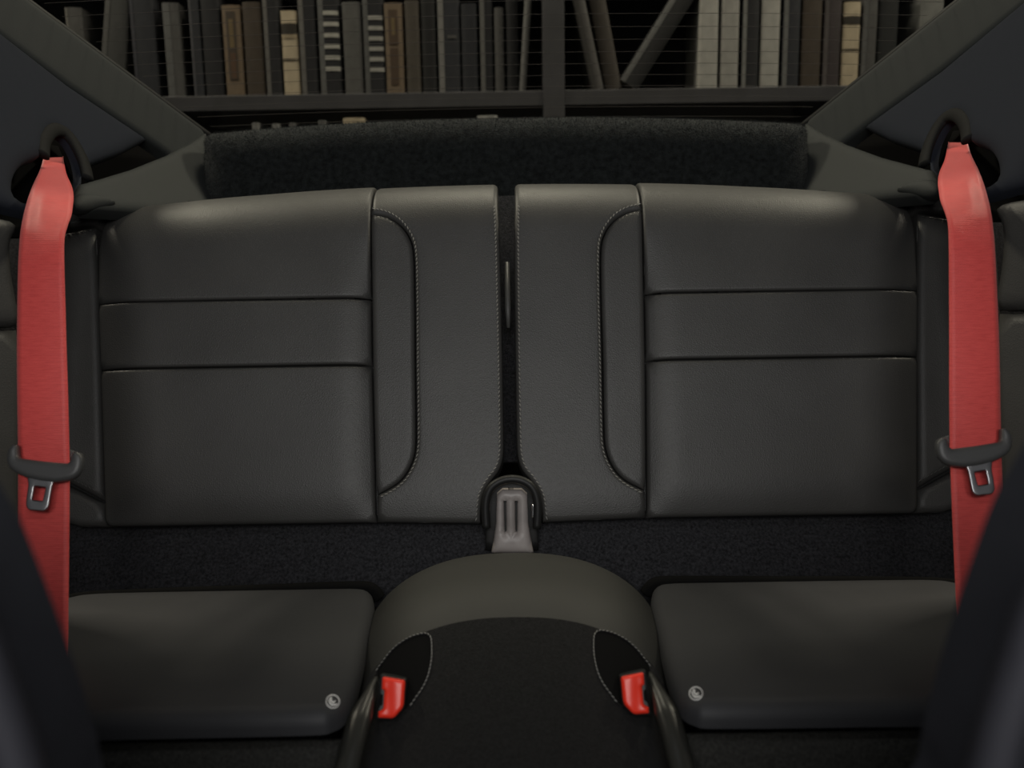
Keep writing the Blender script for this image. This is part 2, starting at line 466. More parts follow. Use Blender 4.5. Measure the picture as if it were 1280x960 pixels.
book_mats = {}
def bmat(col):
    col = tuple(c * 0.72 for c in col)
    k = tuple(round(c, 4) for c in col)
    if k not in book_mats: book_mats[k] = mat('book_cloth', col, 0.7, spec=0.2, noise=(40, 0.12))
    return book_mats[k]
def book(x0, x1, top, col, label, bottom=None, lean=0.0, bands=(), edge=None, base=None, depth=0.2, group='books on the upper shelf', inset=0.0):
    """x0,x1: spine edges as seen at mid height; top: row of the head of the spine (negative runs past the frame)"""
    zb = shelf_z if base is None else base
    a = at(x0, 60 if base is None else 152, BY).x; b = at(x1, 60 if base is None else 152, BY).x
    wd = b - a; cx = (a + b) / 2
    H = at((x0 + x1) / 2, top, BY).z - zb
    if lean: H = H / math.cos(lean)
    root = thing('book', (cx, BY + inset, zb), label, 'book', group)
    cm = bmat(col)
    # cover: rounded spine and two boards
    n = 12; t = 0.0035; prof_o = [(-wd / 2, depth)] + [(-wd / 2 * math.cos(math.pi * k / n), 0.010 - 0.010 * math.sin(math.pi * k / n)) for k in range(n + 1)] + [(wd / 2, depth)]
    prof_i = [(px_ * (wd / 2 - t) / (wd / 2), py_ + (t if 0 < i < n + 2 else 0)) for i, (px_, py_) in enumerate(prof_o)]
    V = []; Fc = []; L = len(prof_o); prof = prof_o + prof_i[::-1]; K = len(prof)
    for z in (0, H): V += [Vector((px_, py_, z)) for px_, py_ in prof]
    for i in range(K): Fc.append((i, (i + 1) % K, K + (i + 1) % K, K + i))
    for i in range(L - 1):
        j = K - 1 - i
        Fc.append((i, j, j - 1, i + 1)[::1]); Fc.append((K + i, K + i + 1, K + j - 1, K + j))
    off = Vector(root.location)
    mesh_obj('cover', [p + off for p in V], Fc, cm, root, False)
    v, f = box_geo((-wd / 2 + t, 0.012, 0.004), (wd / 2 - t, depth - 0.004, H - 0.004))
    mesh_obj('page_block', [p + off for p in v], f, M['pages'], root, False)
    def strip(xa, xb, z0, z1, c):
        vv = []; ff = []; m_ = 12
        for z in (z0, z1):
            for k in range(m_ + 1):
                aa = math.acos(max(-1, min(1, -xa))); bb = math.acos(max(-1, min(1, -xb))); xx = -math.cos(aa + (bb - aa) * k / m_) * wd / 2; ca = max(-1, min(1, xx / (wd / 2)))
                y = 0.010 - 0.010 * math.sqrt(max(0, 1 - ca * ca))
                vv.append(Vector((xx, y - 0.0012, z)) + off)
        for k in range(m_): ff.append((k, k + 1, m_ + 2 + k, m_ + 1 + k))
        q = len(vv); vv += [p + Vector((0, 0.003, 0)) for p in vv]
        for k in range(m_): ff.append((k + 1, k, q + k, q + k + 1)); ff.append((m_ + 1 + k, m_ + 2 + k, q + m_ + 2 + k, q + m_ + 1 + k))
        ff.append((0, m_ + 1, q + m_ + 1, q)); ff.append((2 * m_ + 1, m_, q + m_, q + 2 * m_ + 1))
        mesh_obj('spine_band', vv, ff, bmat(c), root, False)
    if edge: strip(-0.92, -0.92 + edge[1], 0.0, H, edge[0])
    for (y0, y1, c, xa, xb) in bands:
        z1 = at((x0 + x1) / 2, y0, BY).z - zb; z0 = at((x0 + x1) / 2, y1, BY).z - zb
        strip(xa, xb, z0, z1, c)
    if lean:
        root.rotation_euler = (0, lean, 0)
        root.location.x -= math.tan(lean) * (at((x0 + x1) / 2, 60, BY).z - zb)
        # rest the lower corner on the board
        root.location.z += math.sin(abs(lean)) * wd / 2
    return root

GR = (0.075, 0.073, 0.072); LG = (0.17, 0.16, 0.15); DK = (0.018, 0.018, 0.021); NV = (0.026, 0.027, 0.033)
BR = (0.055, 0.042, 0.032); TAN = (0.15, 0.11, 0.075); CR = (0.42, 0.35, 0.25); WH = (0.33, 0.32, 0.30); GOLD = (0.14, 0.10, 0.05)
book(84, 104, 9, GR, 'grey book standing last on the photo\'s left, cut off by the pillar', edge=(LG, 0.3))
book(126, 157, -12, (0.05, 0.05, 0.05), 'dark grey book leaning to the right at the left end of the row', lean=R(9.5), edge=(GR, 0.45))
book(164, 194, -6, NV, 'wide navy book between the leaning grey book and a slim grey one', edge=((0.04, 0.04, 0.05), 0.3))
book(205, 226, 3, GR, 'plain slim grey book left of the dark gap', edge=((0.10, 0.10, 0.10), 0.9))
book(238, 251, -4, NV, 'thin navy book with a pale edge beside the dark gap', edge=((0.07, 0.07, 0.08), 0.5))
book(253, 276, -6, DK, 'black book left of the brown book with gilt frame')
book(279, 302, 6, TAN, 'tan book with gilt frame and dark centre panel, left of the cream book', bands=((14, 100, BR, -0.5, 0.5), (24, 60, GOLD, -0.25, 0.25), (66, 98, (0.09, 0.05, 0.03), -0.3, 0.3)))
book(305, 328, 2, BR, 'plain brown book beside the tan gilt-framed book')
book(330, 350, -10, DK, 'black book with grey edge directly left of the cream book', edge=((0.11, 0.105, 0.10), 0.55))
book(352, 372, 13, CR, 'cream book with dark band near its head, left of the striped books', bands=((29, 42, (0.03, 0.025, 0.02), -1, 1), (74, 76, (0.05, 0.04, 0.03), -1, 1), (44, 48, (0.3, 0.24, 0.16), -1, 1)))
book(374, 395, -8, DK, 'black book with grey edge between the cream book and the striped one', edge=((0.11, 0.105, 0.10), 0.6))
book(398, 425, -10, DK, 'black book with six white stripes, nearer the cream book', edge=((0.10, 0.10, 0.10), 0.5), bands=[(y - 2.6, y + 2.6, (0.36, 0.35, 0.32), -0.8, 0.95) for y in (16, 30, 44, 58, 72, 86)])
book(429, 452, 2, GR, 'plain grey book between the two striped books', edge=((0.09, 0.088, 0.085), 1.6))
book(454, 480, -6, DK, 'black book with six white stripes, beside the tan ornate book', edge=((0.08, 0.08, 0.08), 0.5), bands=[(y - 2.6, y + 2.6, (0.30, 0.29, 0.27), -0.8, 0.95) for y in (22, 35, 48, 61, 74, 87)])
book(481, 504, 3, TAN, 'tan ornate book with dark pattern, right of the striped books', bands=((12, 56, (0.07, 0.045, 0.03), -0.5, 0.5), (60, 106, (0.07, 0.045, 0.03), -0.45, 0.45), (22, 44, GOLD, -0.2, 0.2)))
book(507, 525, 0, (0.065, 0.055, 0.045), 'grey-brown book right of the tan ornate book')
book(527, 545, -8, (0.012, 0.012, 0.013), 'black book in front of the dark middle of the row')
book(547, 575, -4, NV, 'dark navy book with a bright grey edge', edge=((0.16, 0.155, 0.15), 0.5), bands=((44, 48, GR, -0.1, 0.7),))
book(577, 597, 4, (0.02, 0.021, 0.026), 'dark navy book without any edge')
book(600, 616, -6, DK, 'thin black book with grey edge, left of a short grey book', edge=((0.10, 0.098, 0.095), 0.7))
book(618, 630, 9, GR, 'short narrow grey book left of the upright')
book(633, 648, -4, (0.012, 0.012, 0.014), 'black book left of the thin pale leaning book')
book(652, 661, -10, (0.13, 0.128, 0.125), 'thin pale book leaning against the upright', lean=R(4.5))
book(728, 744, -30, (0.075, 0.07, 0.068), 'dark book with pale edge leaning left beside the upright', lean=R(-12.5), edge=((0.10, 0.095, 0.09), 0.5))
book(748, 768, -26, (0.05, 0.042, 0.036), 'brown book leaning left onto another leaning book', lean=R(-11))
book(806, 832, -30, (0.022, 0.022, 0.023), 'black book with pale edge leaning far to the right', lean=R(33), edge=((0.09, 0.09, 0.09), 0.5))
book(874, 898, -20, WH, 'pale grey book, leftmost of the three pale ones')
book(902, 924, -20, (0.28, 0.27, 0.255), 'pale grey book in the middle of the three pale ones')
book(928, 949, -16, DK, 'black book between the second and third pale books', edge=((0.16, 0.16, 0.155), 0.4))
book(952, 975, -20, WH, 'pale grey book, rightmost of the three pale ones')
book(979, 1000, -12, NV, 'navy book right of the three pale books', edge=((0.13, 0.13, 0.13), 0.45))
book(1003, 1027, -14, BR, 'dark brown book left of the purplish one')
book(1030, 1051, -8, (0.045, 0.036, 0.038), 'purplish brown book left of the cream book at the right', edge=((0.08, 0.07, 0.07), 0.4))
book(1054, 1075, 2, CR, 'cream book with dark band near the right end of the row', bands=((20, 30, (0.03, 0.025, 0.02), -1, 1), (61, 63, (0.05, 0.04, 0.03), -1, 1)))
book(1078, 1096, -10, GR, 'dark grey book right of the cream book at the right', edge=((0.10, 0.10, 0.10), 0.5))
book(1098, 1122, -10, (0.016, 0.017, 0.018), 'black book at the right end before the pillar')
book(1150, 1178, -8, (0.16, 0.16, 0.155), 'pale grey book showing in the corner of the window at the right')
low_z = shelf_z - 0.46
G2 = 'books on the lower shelf'
book(318, 327, 155, (0.16, 0.16, 0.16), 'grey book head, leftmost of those over the parcel shelf edge', base=low_z, group=G2, inset=-0.035)
book(343, 352, 156, (0.17, 0.17, 0.17), 'grey book head, second from the left over the parcel shelf', base=low_z, group=G2, inset=-0.035)
book(364, 372, 155, (0.10, 0.10, 0.10), 'dark grey book head, third from the left over the parcel shelf', base=low_z, group=G2, inset=-0.035)
book(400, 410, 152, (0.10, 0.10, 0.10), 'grey book head just left of the cream one over the parcel shelf', base=low_z, group=G2, inset=-0.035)
book(431, 458, 149, CR, 'cream book head peeping over the parcel shelf', base=low_z, group=G2, inset=-0.035)
book(597, 622, 146, (0.3, 0.3, 0.29), 'pale book head over the middle of the parcel shelf', base=low_z, group=G2, inset=-0.035)

# ================================================================== PARCEL SHELF AND BULKHEAD CARPET
pf = Frame(Vector((0, 1.64, ZE + 0.05)), Vector((1, 0, 0)), Vector((0, 0.04, 0.21)))
def sym(pts):   # points of the left half, from the bottom outside up to the middle
    return list(pts) + [(-u, v) for u, v in reversed(pts) if abs(u) > 1e-4]
L_ = [pf.px(*q) for q in ((257, 290), (258, 178), (261, 172), (268, 168.5), (330, 163), (400, 158), (470, 154), (540, 151), (634, 149.5))]
L_[-1] = (0.0, L_[-1][1])
def pmap(u, v, h): return pf.map(u, v, h)
pt = L_[-1][1]
o = pillow('parcel_shelf_carpet', sym(L_), pmap, 0.05, 0.055, 0.08, 0.02, M['shelf_carpet'], origin=(0, 1.5, ZE - 0.06))
tag(o, 'fuzzy black carpet ridge between the backrests and the rear window', 'carpet')
pile('carpet_pile', o, 60000, 0.0055, 0.0009, M['shelf_pile'], o, region=lambda c, n: n.y < 0.35)

prof = [(1.30, -0.375), (1.235, -0.428), (1.195, -0.475), (1.165, -0.525), (1.14, -0.60), (1.12, -0.76)]
prof = smooth_line(prof, 4)
V = []; Fc = []; xs = np.linspace(-1.1, 1.1, 45)
for (y, z) in prof: V += [Vector((x, y, ZE + z)) for x in xs]
nx = len(xs)
for i in range(len(prof) - 1):
    for k in range(nx - 1): Fc.append((i * nx + k, (i + 1) * nx + k, (i + 1) * nx + k + 1, i * nx + k + 1))
o = mesh_obj('bulkhead_carpet', V, Fc, M['carpet'], origin=(0, 1.2, ZE - 0.76)); tag(o, 'black carpet strip between the backrests and the seat cushions', 'carpet')
sd = o.modifiers.new('thickness', 'SOLIDIFY'); sd.thickness = 0.006; sd.offset = -1
pile('carpet_pile', o, 70000, 0.0035, 0.0007, M['pile'], o, region=lambda c, n: abs(c.x) < 0.72 and c.z < ZE - 0.36 and c.z > ZE - 0.56)

for mir, nm in SIDES:   # black tube standing in for the line of shade behind each cushion
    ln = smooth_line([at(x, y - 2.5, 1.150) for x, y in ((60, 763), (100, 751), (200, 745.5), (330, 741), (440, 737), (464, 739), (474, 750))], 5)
    tube('recess_shade', ln, 0.0095, M['pocket'], o, mir, seg=8)
v, f = box_geo((-1.1, 0, -0.005), (1.1, 0.46, 0.005))
rot = Matrix.Rotation(R(64), 4, 'X'); v = [rot @ p + Vector((0, 1.335, ZE - 0.36)) for p in v]
o = mesh_obj('wall_back', v, f, M['carpet'], smooth=False); tag(o, 'black rear bulkhead seen in the gap between the backrests', 'wall', kind='structure')
# ================================================================== BACKRESTS
BO = Vector((0, 1.20, ZE - 0.42)); BA = R(22)
bV = Vector((0, math.sin(BA), math.cos(BA))); bN = Vector((0, -math.cos(BA), math.sin(BA)))
bf = Frame(BO, Vector((1, 0, 0)), bV)
RB = 0.085
def v0(u): return (0.4673 - 0.5885 * RB) / 0.9122 - 0.024 * (u / 0.52) ** 2
def bmap(u, v, h=0.0):
    k = v0(u)
    if v <= k: return BO + Vector((u, 0, 0)) + bV * v + bN * h
    a = (v - k) / RB; c = BO + Vector((u, 0, 0)) + bV * k - bN * RB
    return c + (bN * math.cos(a) + bV * math.sin(a)) * (RB + h)
def B(x, y): return bf.px(x, y)
def vtop(u): return v0(u) + RB * 1.9
def top_run(ua, ub, n=8): return [(u, vtop(u)) for u in np.linspace(ua, ub, n)]
uI = B(464, 300)[0]; 
for mir, nm in SIDES:
    root = thing('rear_backrest', (0.3 if mir else -0.3, 1.2, ZE - 0.45),
                 'black leather rear seat backrest on the photo\'s %s with two cross seams' % nm, 'seat backrest', 'rear seat backrests')
    kw = dict(parent=root, mirror=mir)
    g = 0.0012
    # middle insert of three panels
    xl = [B(121, 290)[0], B(124, 378)[0], B(127, 462)[0], B(133, 660)[0]]
    xr = [B(463, 250)[0], B(464, 374)[0], B(465, 457)[0], B(470, 652)[0]]
    vA = B(290, 378)[1]; vB = B(290, 460)[1]; vC = B(300, 655.5)[1]
    rr = 0.0055
    def ease(t): t = max(0.0, min(1.0, t)); return 1 - (1 - t) ** 2
    def puff(u, v, d):
        w_ = max(0.0, min(1.0, (v - vC) / 0.5)); a_ = xl[3] + (xl[0] - xl[3]) * w_; b_ = xr[3] + (xr[0] - xr[3]) * w_
        kk = max(0.0, min(1.0, (0.44 - v) / 0.10)); return 0.011 * ease((u - a_) / 0.06) * (1 - kk + kk * ease((b_ - u) / 0.05)) * ease((v - vC) / 0.055)
    def foot(u, v, d): return 0.006 * ease((v - vC) / 0.05)
    # creases start softly: the seam stops short of the side seams
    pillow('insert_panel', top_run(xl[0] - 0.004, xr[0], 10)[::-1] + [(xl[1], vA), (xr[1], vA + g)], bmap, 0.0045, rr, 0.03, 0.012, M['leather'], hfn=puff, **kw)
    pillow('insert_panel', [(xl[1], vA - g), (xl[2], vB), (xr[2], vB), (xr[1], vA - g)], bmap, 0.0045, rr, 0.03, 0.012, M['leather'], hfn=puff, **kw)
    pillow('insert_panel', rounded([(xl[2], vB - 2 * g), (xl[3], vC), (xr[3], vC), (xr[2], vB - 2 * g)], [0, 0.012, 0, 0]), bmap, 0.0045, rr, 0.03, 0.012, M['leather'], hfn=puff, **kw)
    # crescent wing beside it
    seam = smooth_line([B(*q) for q in ((464, 271), (483, 275), (500, 285), (511, 300), (516, 320), (517.5, 370), (518, 450), (519, 530), (518, 565), (510, 588), (496, 605), (472, 619))], 5)
    wing = [(seam[0][0] + 2 * g, seam[0][1])] + seam[1:] + [(xr[3] + g, seam[-1][1])]
    wing = [(u + g, v) for u, v in seam]
    wing = wing + [(B(469, 600)[0] + 2 * g, B(469, 600)[1]), (B(465.5, 460)[0] + 2 * g, B(466, 460)[1]), (B(464.5, 374)[0] + 2 * g, B(464, 374)[1])]
    pillow('wing_panel', wing, bmap, 0.006, 0.008, 0.03, 0.012, M['leather'], hfn=foot, **kw)
    # inner bolster, wrapping around the wing
    inner = smooth_line([B(*q) for q in ((622.5, 262), (624.5, 300), (626, 360), (628, 450), (629.5, 540), (629, 570), (624, 588), (613, 603), (604, 620), (601, 640), (600.5, 654))], 4)
    off_seam = [(u + 2.4 * g, v) for u, v in seam]
    ob = top_run(xr[0] + 2 * g, inner[0][0] - 0.001, 6) + inner + [(xr[3] + 2 * g, vC)] + [(xr[3] + 2 * g, seam[-1][1] - 2 * g)] + off_seam[::-1] + [(xr[0] + 2 * g, seam[0][1] + 0.001)]
    ob = [p for i, p in enumerate(ob) if i == 0 or (abs(p[0] - ob[i - 1][0]) + abs(p[1] - ob[i - 1][1])) > 1e-4]
    pillow('inner_bolster', ob, bmap, 0.007, 0.008, 0.05, 0.013, M['leather'], hfn=foot, **kw)
    # side bolster: main strip, small pieces above and below
    def side_h(u, v, d): return 0.012 * max(0.0, min(1.0, (xl[0] - u) / 0.10)) ** 1.3
    def smap(u, v, h=0.0): return BO + Vector((u, 0, 0)) + bV * v + bN * (h - 0.004)
    sb = [B(120, 283), B(124, 378), B(127, 462), B(131, 626), B(88, 604), B(40, 590), B(30, 560), B(26, 400), B(30, 310), B(50, 297), B(88, 291)]
    pillow('side_bolster', [(u - g, v) for u, v in sb], smap, 0.009, 0.011, 0.05, 0.012, M['leather'], hfn=side_h, **kw)
    pillow('side_bolster_foot', [(u - g, v) for u, v in [B(131, 630), B(133, 658), B(100, 658), B(40, 640), B(40, 594), B(88, 608)]], smap, 0.008, 0.010, 0.05, 0.012, M['leather'], hfn=side_h, **kw)
    pillow('side_bolster_head', [(u - g, v) for u, v in [B(121, 279), B(88, 287), B(50, 293), B(34, 300), B(40, 270), B(70, 258), B(112, 247), B(127, 245), B(127, 268)]], smap, 0.008, 0.010, 0.05, 0.012, M['leather'], hfn=side_h, **kw)
    # dark shell behind
    sh = top_run(B(112, 300)[0], B(622, 300)[0] - 0.004, 12) + [(B(596, 640)[0], vC + 0.01), (B(60, 640)[0], vC + 0.01), (B(60, 300)[0], B(60, 300)[1])]
    pillow('back_shell', sh, lambda u, v, h: bmap(u, v, h - 0.012), 0.0, 0.01, 0.045, 0.03, M['black'], **kw)
    # seam threads
    st = [(u + 0.0065, v) for u, v in seam]
    for k, (u, v) in enumerate(seam):
        pass
    def offset(line, d):
        A = np.array(line); T = np.gradient(A, axis=0); T /= np.linalg.norm(T, axis=1)[:, None]
        return [tuple(p) for p in A + np.stack([-T[:, 1], T[:, 0]], 1) * d]
    so = offset(seam, 0.0065)
    stitches('stitching', [bmap(u, v, 0.0078 + foot(u, v, 0)) for u, v in so], bN, 0.0066, 0.0050, 0.0010, M['thread'], root, mir)
    si = offset(inner, -0.0058)
    stitches('stitching', [bmap(u, v, 0.0076 + foot(u, v, 0)) for u, v in si], bN, 0.0066, 0.0050, 0.0011, M['thread'], root, mir)
    for a, b in ((B(131, 624), B(88, 602)), (B(118, 284.5), B(88, 291.5))):
        pts = [(a[0] + (b[0] - a[0]) * t, a[1] + (b[1] - a[1]) * t + 0.0055 * (1 if a[1] < 0.2 else -1)) for t in np.linspace(0, 1, 6)]
        stitches('stitching', [smap(u, v, 0.0085 + side_h(u, v, 0)) for u, v in pts], bN, 0.0066, 0.0048, 0.0007, M['thread_dark'], root, mir)

# hinge cover between the backrests and the strip in the gap
hf = Frame(at(640, 650, 1.185), Vector((1, 0, 0)), Vector((0, 0.16, 1)))
H_ = lambda x, y: hf.px(x, y)
hr = thing('hinge_cover', hf.map(0, -0.05, 0), 'grey plastic hinge cover with two slots under the gap between the backrests', 'hinge cover')
hb = [H_(614, 691), H_(617, 676), H_(620, 655), H_(621, 618), H_(628, 612), H_(652, 612), H_(659, 618), H_(660.5, 655), H_(664, 676), H_(667, 691)]
slots = [[H_(630, 626), H_(632.4, 626), H_(633, 664), H_(631, 666)], [H_(644, 626), H_(646.4, 626), H_(646.4, 666), H_(644.6, 664)]]
pillow('cover_plate', hb, hf.map, 0.009, 0.009, 0.03, 0.004, M['hinge'], hr, holes=slots)
pillow('slot_backing', rounded([H_(624, 620), H_(656, 620), H_(656, 670), H_(624, 670)], 0.004), lambda u, v, h: hf.map(u, v, h - 0.006), 0.0, 0.003, 0.01, 0.02, M['black'], hr)
cup = smooth_line([H_(608, 660), H_(607, 630), H_(612, 612), H_(624, 602), H_(640, 598.5), H_(656, 602), H_(667, 612), H_(672, 630), H_(671, 660)], 5)
tube('rim', [hf.map(u, v, 0.002) for u, v in cup], 0.006, M['black'], hr)
pillow('housing', [H_(606, 692), H_(607, 630), H_(612, 612), H_(624, 602), H_(640, 598.5), H_(656, 602), H_(667, 612), H_(672, 630), H_(674, 692)], lambda u, v, h: hf.map(u, v, h - 0.022), 0.002, 0.008, 0.02, 0.015, M['black'], hr)
for q in (610.5, 666.3):
    pillow('screw', rounded([H_(q - 2, 648), H_(q + 2, 648), H_(q + 2, 630), H_(q - 2, 630)], 0.0015), lambda u, v, h: hf.map(u, v, h - 0.002), 0.003, 0.002, 0.016, 0.003, M['screw'], hr)
p0 = at(634, 328, 1.40); p1 = at(634.8, 385, 1.37); p2 = at(635.5, 410, 1.36)
o = tube('gap_strip', [p0, p1, p2], [0.0036, 0.005, 0.003], M['gap_strip'], None, seg=10, origin=tuple(p2)); tag(o, 'thin dark strip upright in the gap between the backrests', 'strip')

# ================================================================== CUSHIONS
cf = Frame(Vector((0, 1.13, ZE - 0.500)), Vector((1, 0, 0)), Vector((0, 0.35, -0.028)))
K = lambda x, y: cf.px(x, y)
def icon_faces(cx, cy, rr):
    """child-seat symbol: ring, child's head and body, seat shell; unit square, y up"""
    ring_o = [(math.cos(t) , math.sin(t)) for t in np.linspace(0, 2 * math.pi, 40, endpoint=False)]
    ring_i = [(0.885 * x, 0.885 * y) for x, y in ring_o]
    head = [(-0.28 + 0.17 * math.cos(t), 0.44 + 0.17 * math.sin(t)) for t in np.linspace(0, 2 * math.pi, 14, endpoint=False)]
    body = [(-0.42, 0.22), (-0.18, 0.22), (0.06, -0.04), (0.34, 0.16), (0.42, 0.05), (0.12, -0.26), (-0.08, -0.22)]
    seat = [(-0.66, 0.34), (-0.52, 0.30), (-0.30, -0.26), (0.02, -0.42), (0.66, -0.30), (0.62, -0.46), (0.30, -0.60), (-0.16, -0.62), (-0.50, -0.34)]
    return [(ring_o, [ring_i]), (head, []), (body, []), (seat, [])]
for mir, nm in SIDES:
    root = thing('seat_cushion', (0.35 if mir else -0.35, 0.95, ZE - 0.56),
                 'flat black leather rear seat cushion on the photo\'s %s with white round symbol' % nm, 'seat cushion', 'rear seat cushions')
    ol = [K(40, 775), K(64, 764), K(88, 758), K(130, 752.5), K(300, 747), K(430, 743), K(458, 743.5), K(466, 750), K(468, 770), K(458, 815), K(446, 868), K(434, 893), K(414, 906), K(380, 910), K(200, 914), K(60, 916), K(20, 905)]
    ol = smooth_line(ol, 3, closed=True)
    def crown(u, v, d): return 0.006 * min(1.0, d / 0.09)
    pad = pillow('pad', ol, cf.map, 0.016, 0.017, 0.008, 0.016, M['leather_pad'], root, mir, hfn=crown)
    # symbol printed on the pad (same way round on both sides)
    tree = BVHTree.FromPolygons([pad.matrix_basis @ v.co + Vector(root.location) for v in pad.data.vertices], [tuple(p.vertices) for p in pad.data.polygons])
    cx, cy = (416, 877) if not mir else (870, 867)
    geo = []
    for oc, holes in icon_faces(0, 0, 1):
        def im(u, v, h):
            hit = tree.ray_cast(EYE, ray(cx + u * 8.6, cy - v * 8.6).normalized())
            p = hit[0] if hit[0] is not None else cf.map(*K(cx + u * 8.6, cy - v * 8.6), 0.03)
            n = hit[1] if hit[0] is not None else cf.N
            return p + n * (0.0004 + h)
        geo.append(pillow_geo(oc, im, 0.0, 0.02, 0.0004, 0.12, holes))
    v, f = join_geo(geo)
    mesh_obj('child_seat_symbol', v, f, M['print'], root, False, label='white round child seat symbol')

# riser below the cushions (front of the seat base)
for mir, nm in SIDES:
    V = []; Fc = []
    pr = [(0.80, -0.496), (0.785, -0.505), (0.78, -0.54), (0.775, -0.66), (0.75, -0.75), (0.60, -0.76)]
    pr = smooth_line(pr, 4); xs = np.linspace(-0.9, -0.17, 20)
    for (y, z) in pr: V += [Vector((x, y, ZE + z)) for x in xs]
    n_ = len(xs)
    for i in range(len(pr) - 1):
        for k in range(n_ - 1): Fc.append((i * n_ + k, (i + 1) * n_ + k, (i + 1) * n_ + k + 1, i * n_ + k + 1))
    o = mesh_obj('seat_base_riser', V, Fc, M['riser'], mirror=mir, origin=(0.5 if mir else -0.5, 0.78, ZE - 0.76))
    sd = o.modifiers.new('thickness', 'SOLIDIFY'); sd.thickness = 0.01; sd.offset = -1
    tag(o, 'dark carpeted seat base below the cushion on the photo\'s %s' % nm, 'seat base', 'seat bases')

# ================================================================== CENTRE TUNNEL
def tun_top(y):   # crest height relative to the eye
    return float(np.interp(y, [0.45, 0.60, 0.72, 0.80, 0.86, 0.90, 0.93, 0.945, 0.97, 1.0, 1.08, 1.13, 1.16], [-0.60, -0.56, -0.518, -0.485, -0.459, -0.441, -0.427, -0.420, -0.414, -0.411, -0.416, -0.428, -0.455]))
def tun_w(y):
    return float(np.interp(y, [0.45, 0.70, 0.85, 1.0, 1.10, 1.16], [0.155, 0.158, 0.178, 0.196, 0.203, 0.19]))
ys = np.linspace(1.16, 0.45, 80); NA = 49; V = []; Fc = []
tt = [tun_top(y) for y in ys]; tt = np.convolve(np.pad(tt, 2, mode='edge'), np.ones(5) / 5, 'valid')
for y, zt in zip(ys, tt):
    wd = tun_w(y); zb = -0.66
    hgt = 0.16 + 0.0 * y
    for a in np.linspace(math.pi, 0, NA):
        ca, sa = math.cos(a), math.sin(a); e = 2 / 2.35
        x = wd * (abs(ca) ** e) * (1 if ca >= 0 else -1); z = zt - hgt + hgt * (abs(sa) ** e)
        V.append(Vector((x, y, ZE + z)))
for i in range(len(ys) - 1):
    for k in range(NA - 1): Fc.append((i * NA + k, (i + 1) * NA + k, (i + 1) * NA + k + 1, i * NA + k + 1))
tun = thing('tunnel_cover', (0, 0.85, ZE - 0.70), 'rounded black carpeted centre tunnel between the two seat cushions', 'tunnel')
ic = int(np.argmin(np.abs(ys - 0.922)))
lit_f = [f for f in Fc if f[0] // NA < ic]; car_f = [f for f in Fc if f[0] // NA >= ic]
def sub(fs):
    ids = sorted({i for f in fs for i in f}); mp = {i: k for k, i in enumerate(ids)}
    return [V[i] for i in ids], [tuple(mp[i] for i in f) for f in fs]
cv, cfc = sub(lit_f); mesh_obj('tunnel_lit_hump', cv, cfc, M['lit_band'], tun, label='smooth dark rear hump, toned as if lit')
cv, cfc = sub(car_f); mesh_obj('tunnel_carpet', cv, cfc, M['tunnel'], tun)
ttree = BVHTree.FromPolygons(V, Fc)
def on_tunnel(x, y, lift=0.0):
    h = ttree.ray_cast(EYE, ray(x, y).normalized())
    if h[0] is None: return None
    n = h[1] if h[1].dot(EYE - h[0]) > 0 else -h[1]
    return h[0] + n * lift, n
for mir, nm in SIDES:
    leaf = smooth_line([(472, 846), (480, 828), (495, 810), (513, 798), (530, 793), (538, 796), (540.5, 806), (540, 828), (534, 852), (522, 872), (508, 888), (488, 880)], 4, closed=True)
    hits = [on_tunnel(x, y, 0.0012) for x, y in leaf]
    hits = [h for h in hits if h]
    if len(hits) > 8:
        def lm(u, v, h):
            q = on_tunnel(u, v); 
            return q[0] + q[1] * (0.0008 + h) if q else at(u, v, 0.8)
        try: pillow('pocket_lining', leaf, lm, 0.0, 1.0, 0.0006, 6.0, M['pocket'], tun, mir)
        except Exception as ex: print('pocket', ex)
        n0 = hits[6][1]
        P = [h[0] for h in hits]
        stitches('stitching', [h[0] + h[1] * 0.0014 for h in hits[1:-8]], n0, 0.0048, 0.0034, 0.0007, M['thread'], tun, mir)
        tube('pocket_edge', P + P[:1], 0.0011, M['tunnel'], tun, mir, seg=6)

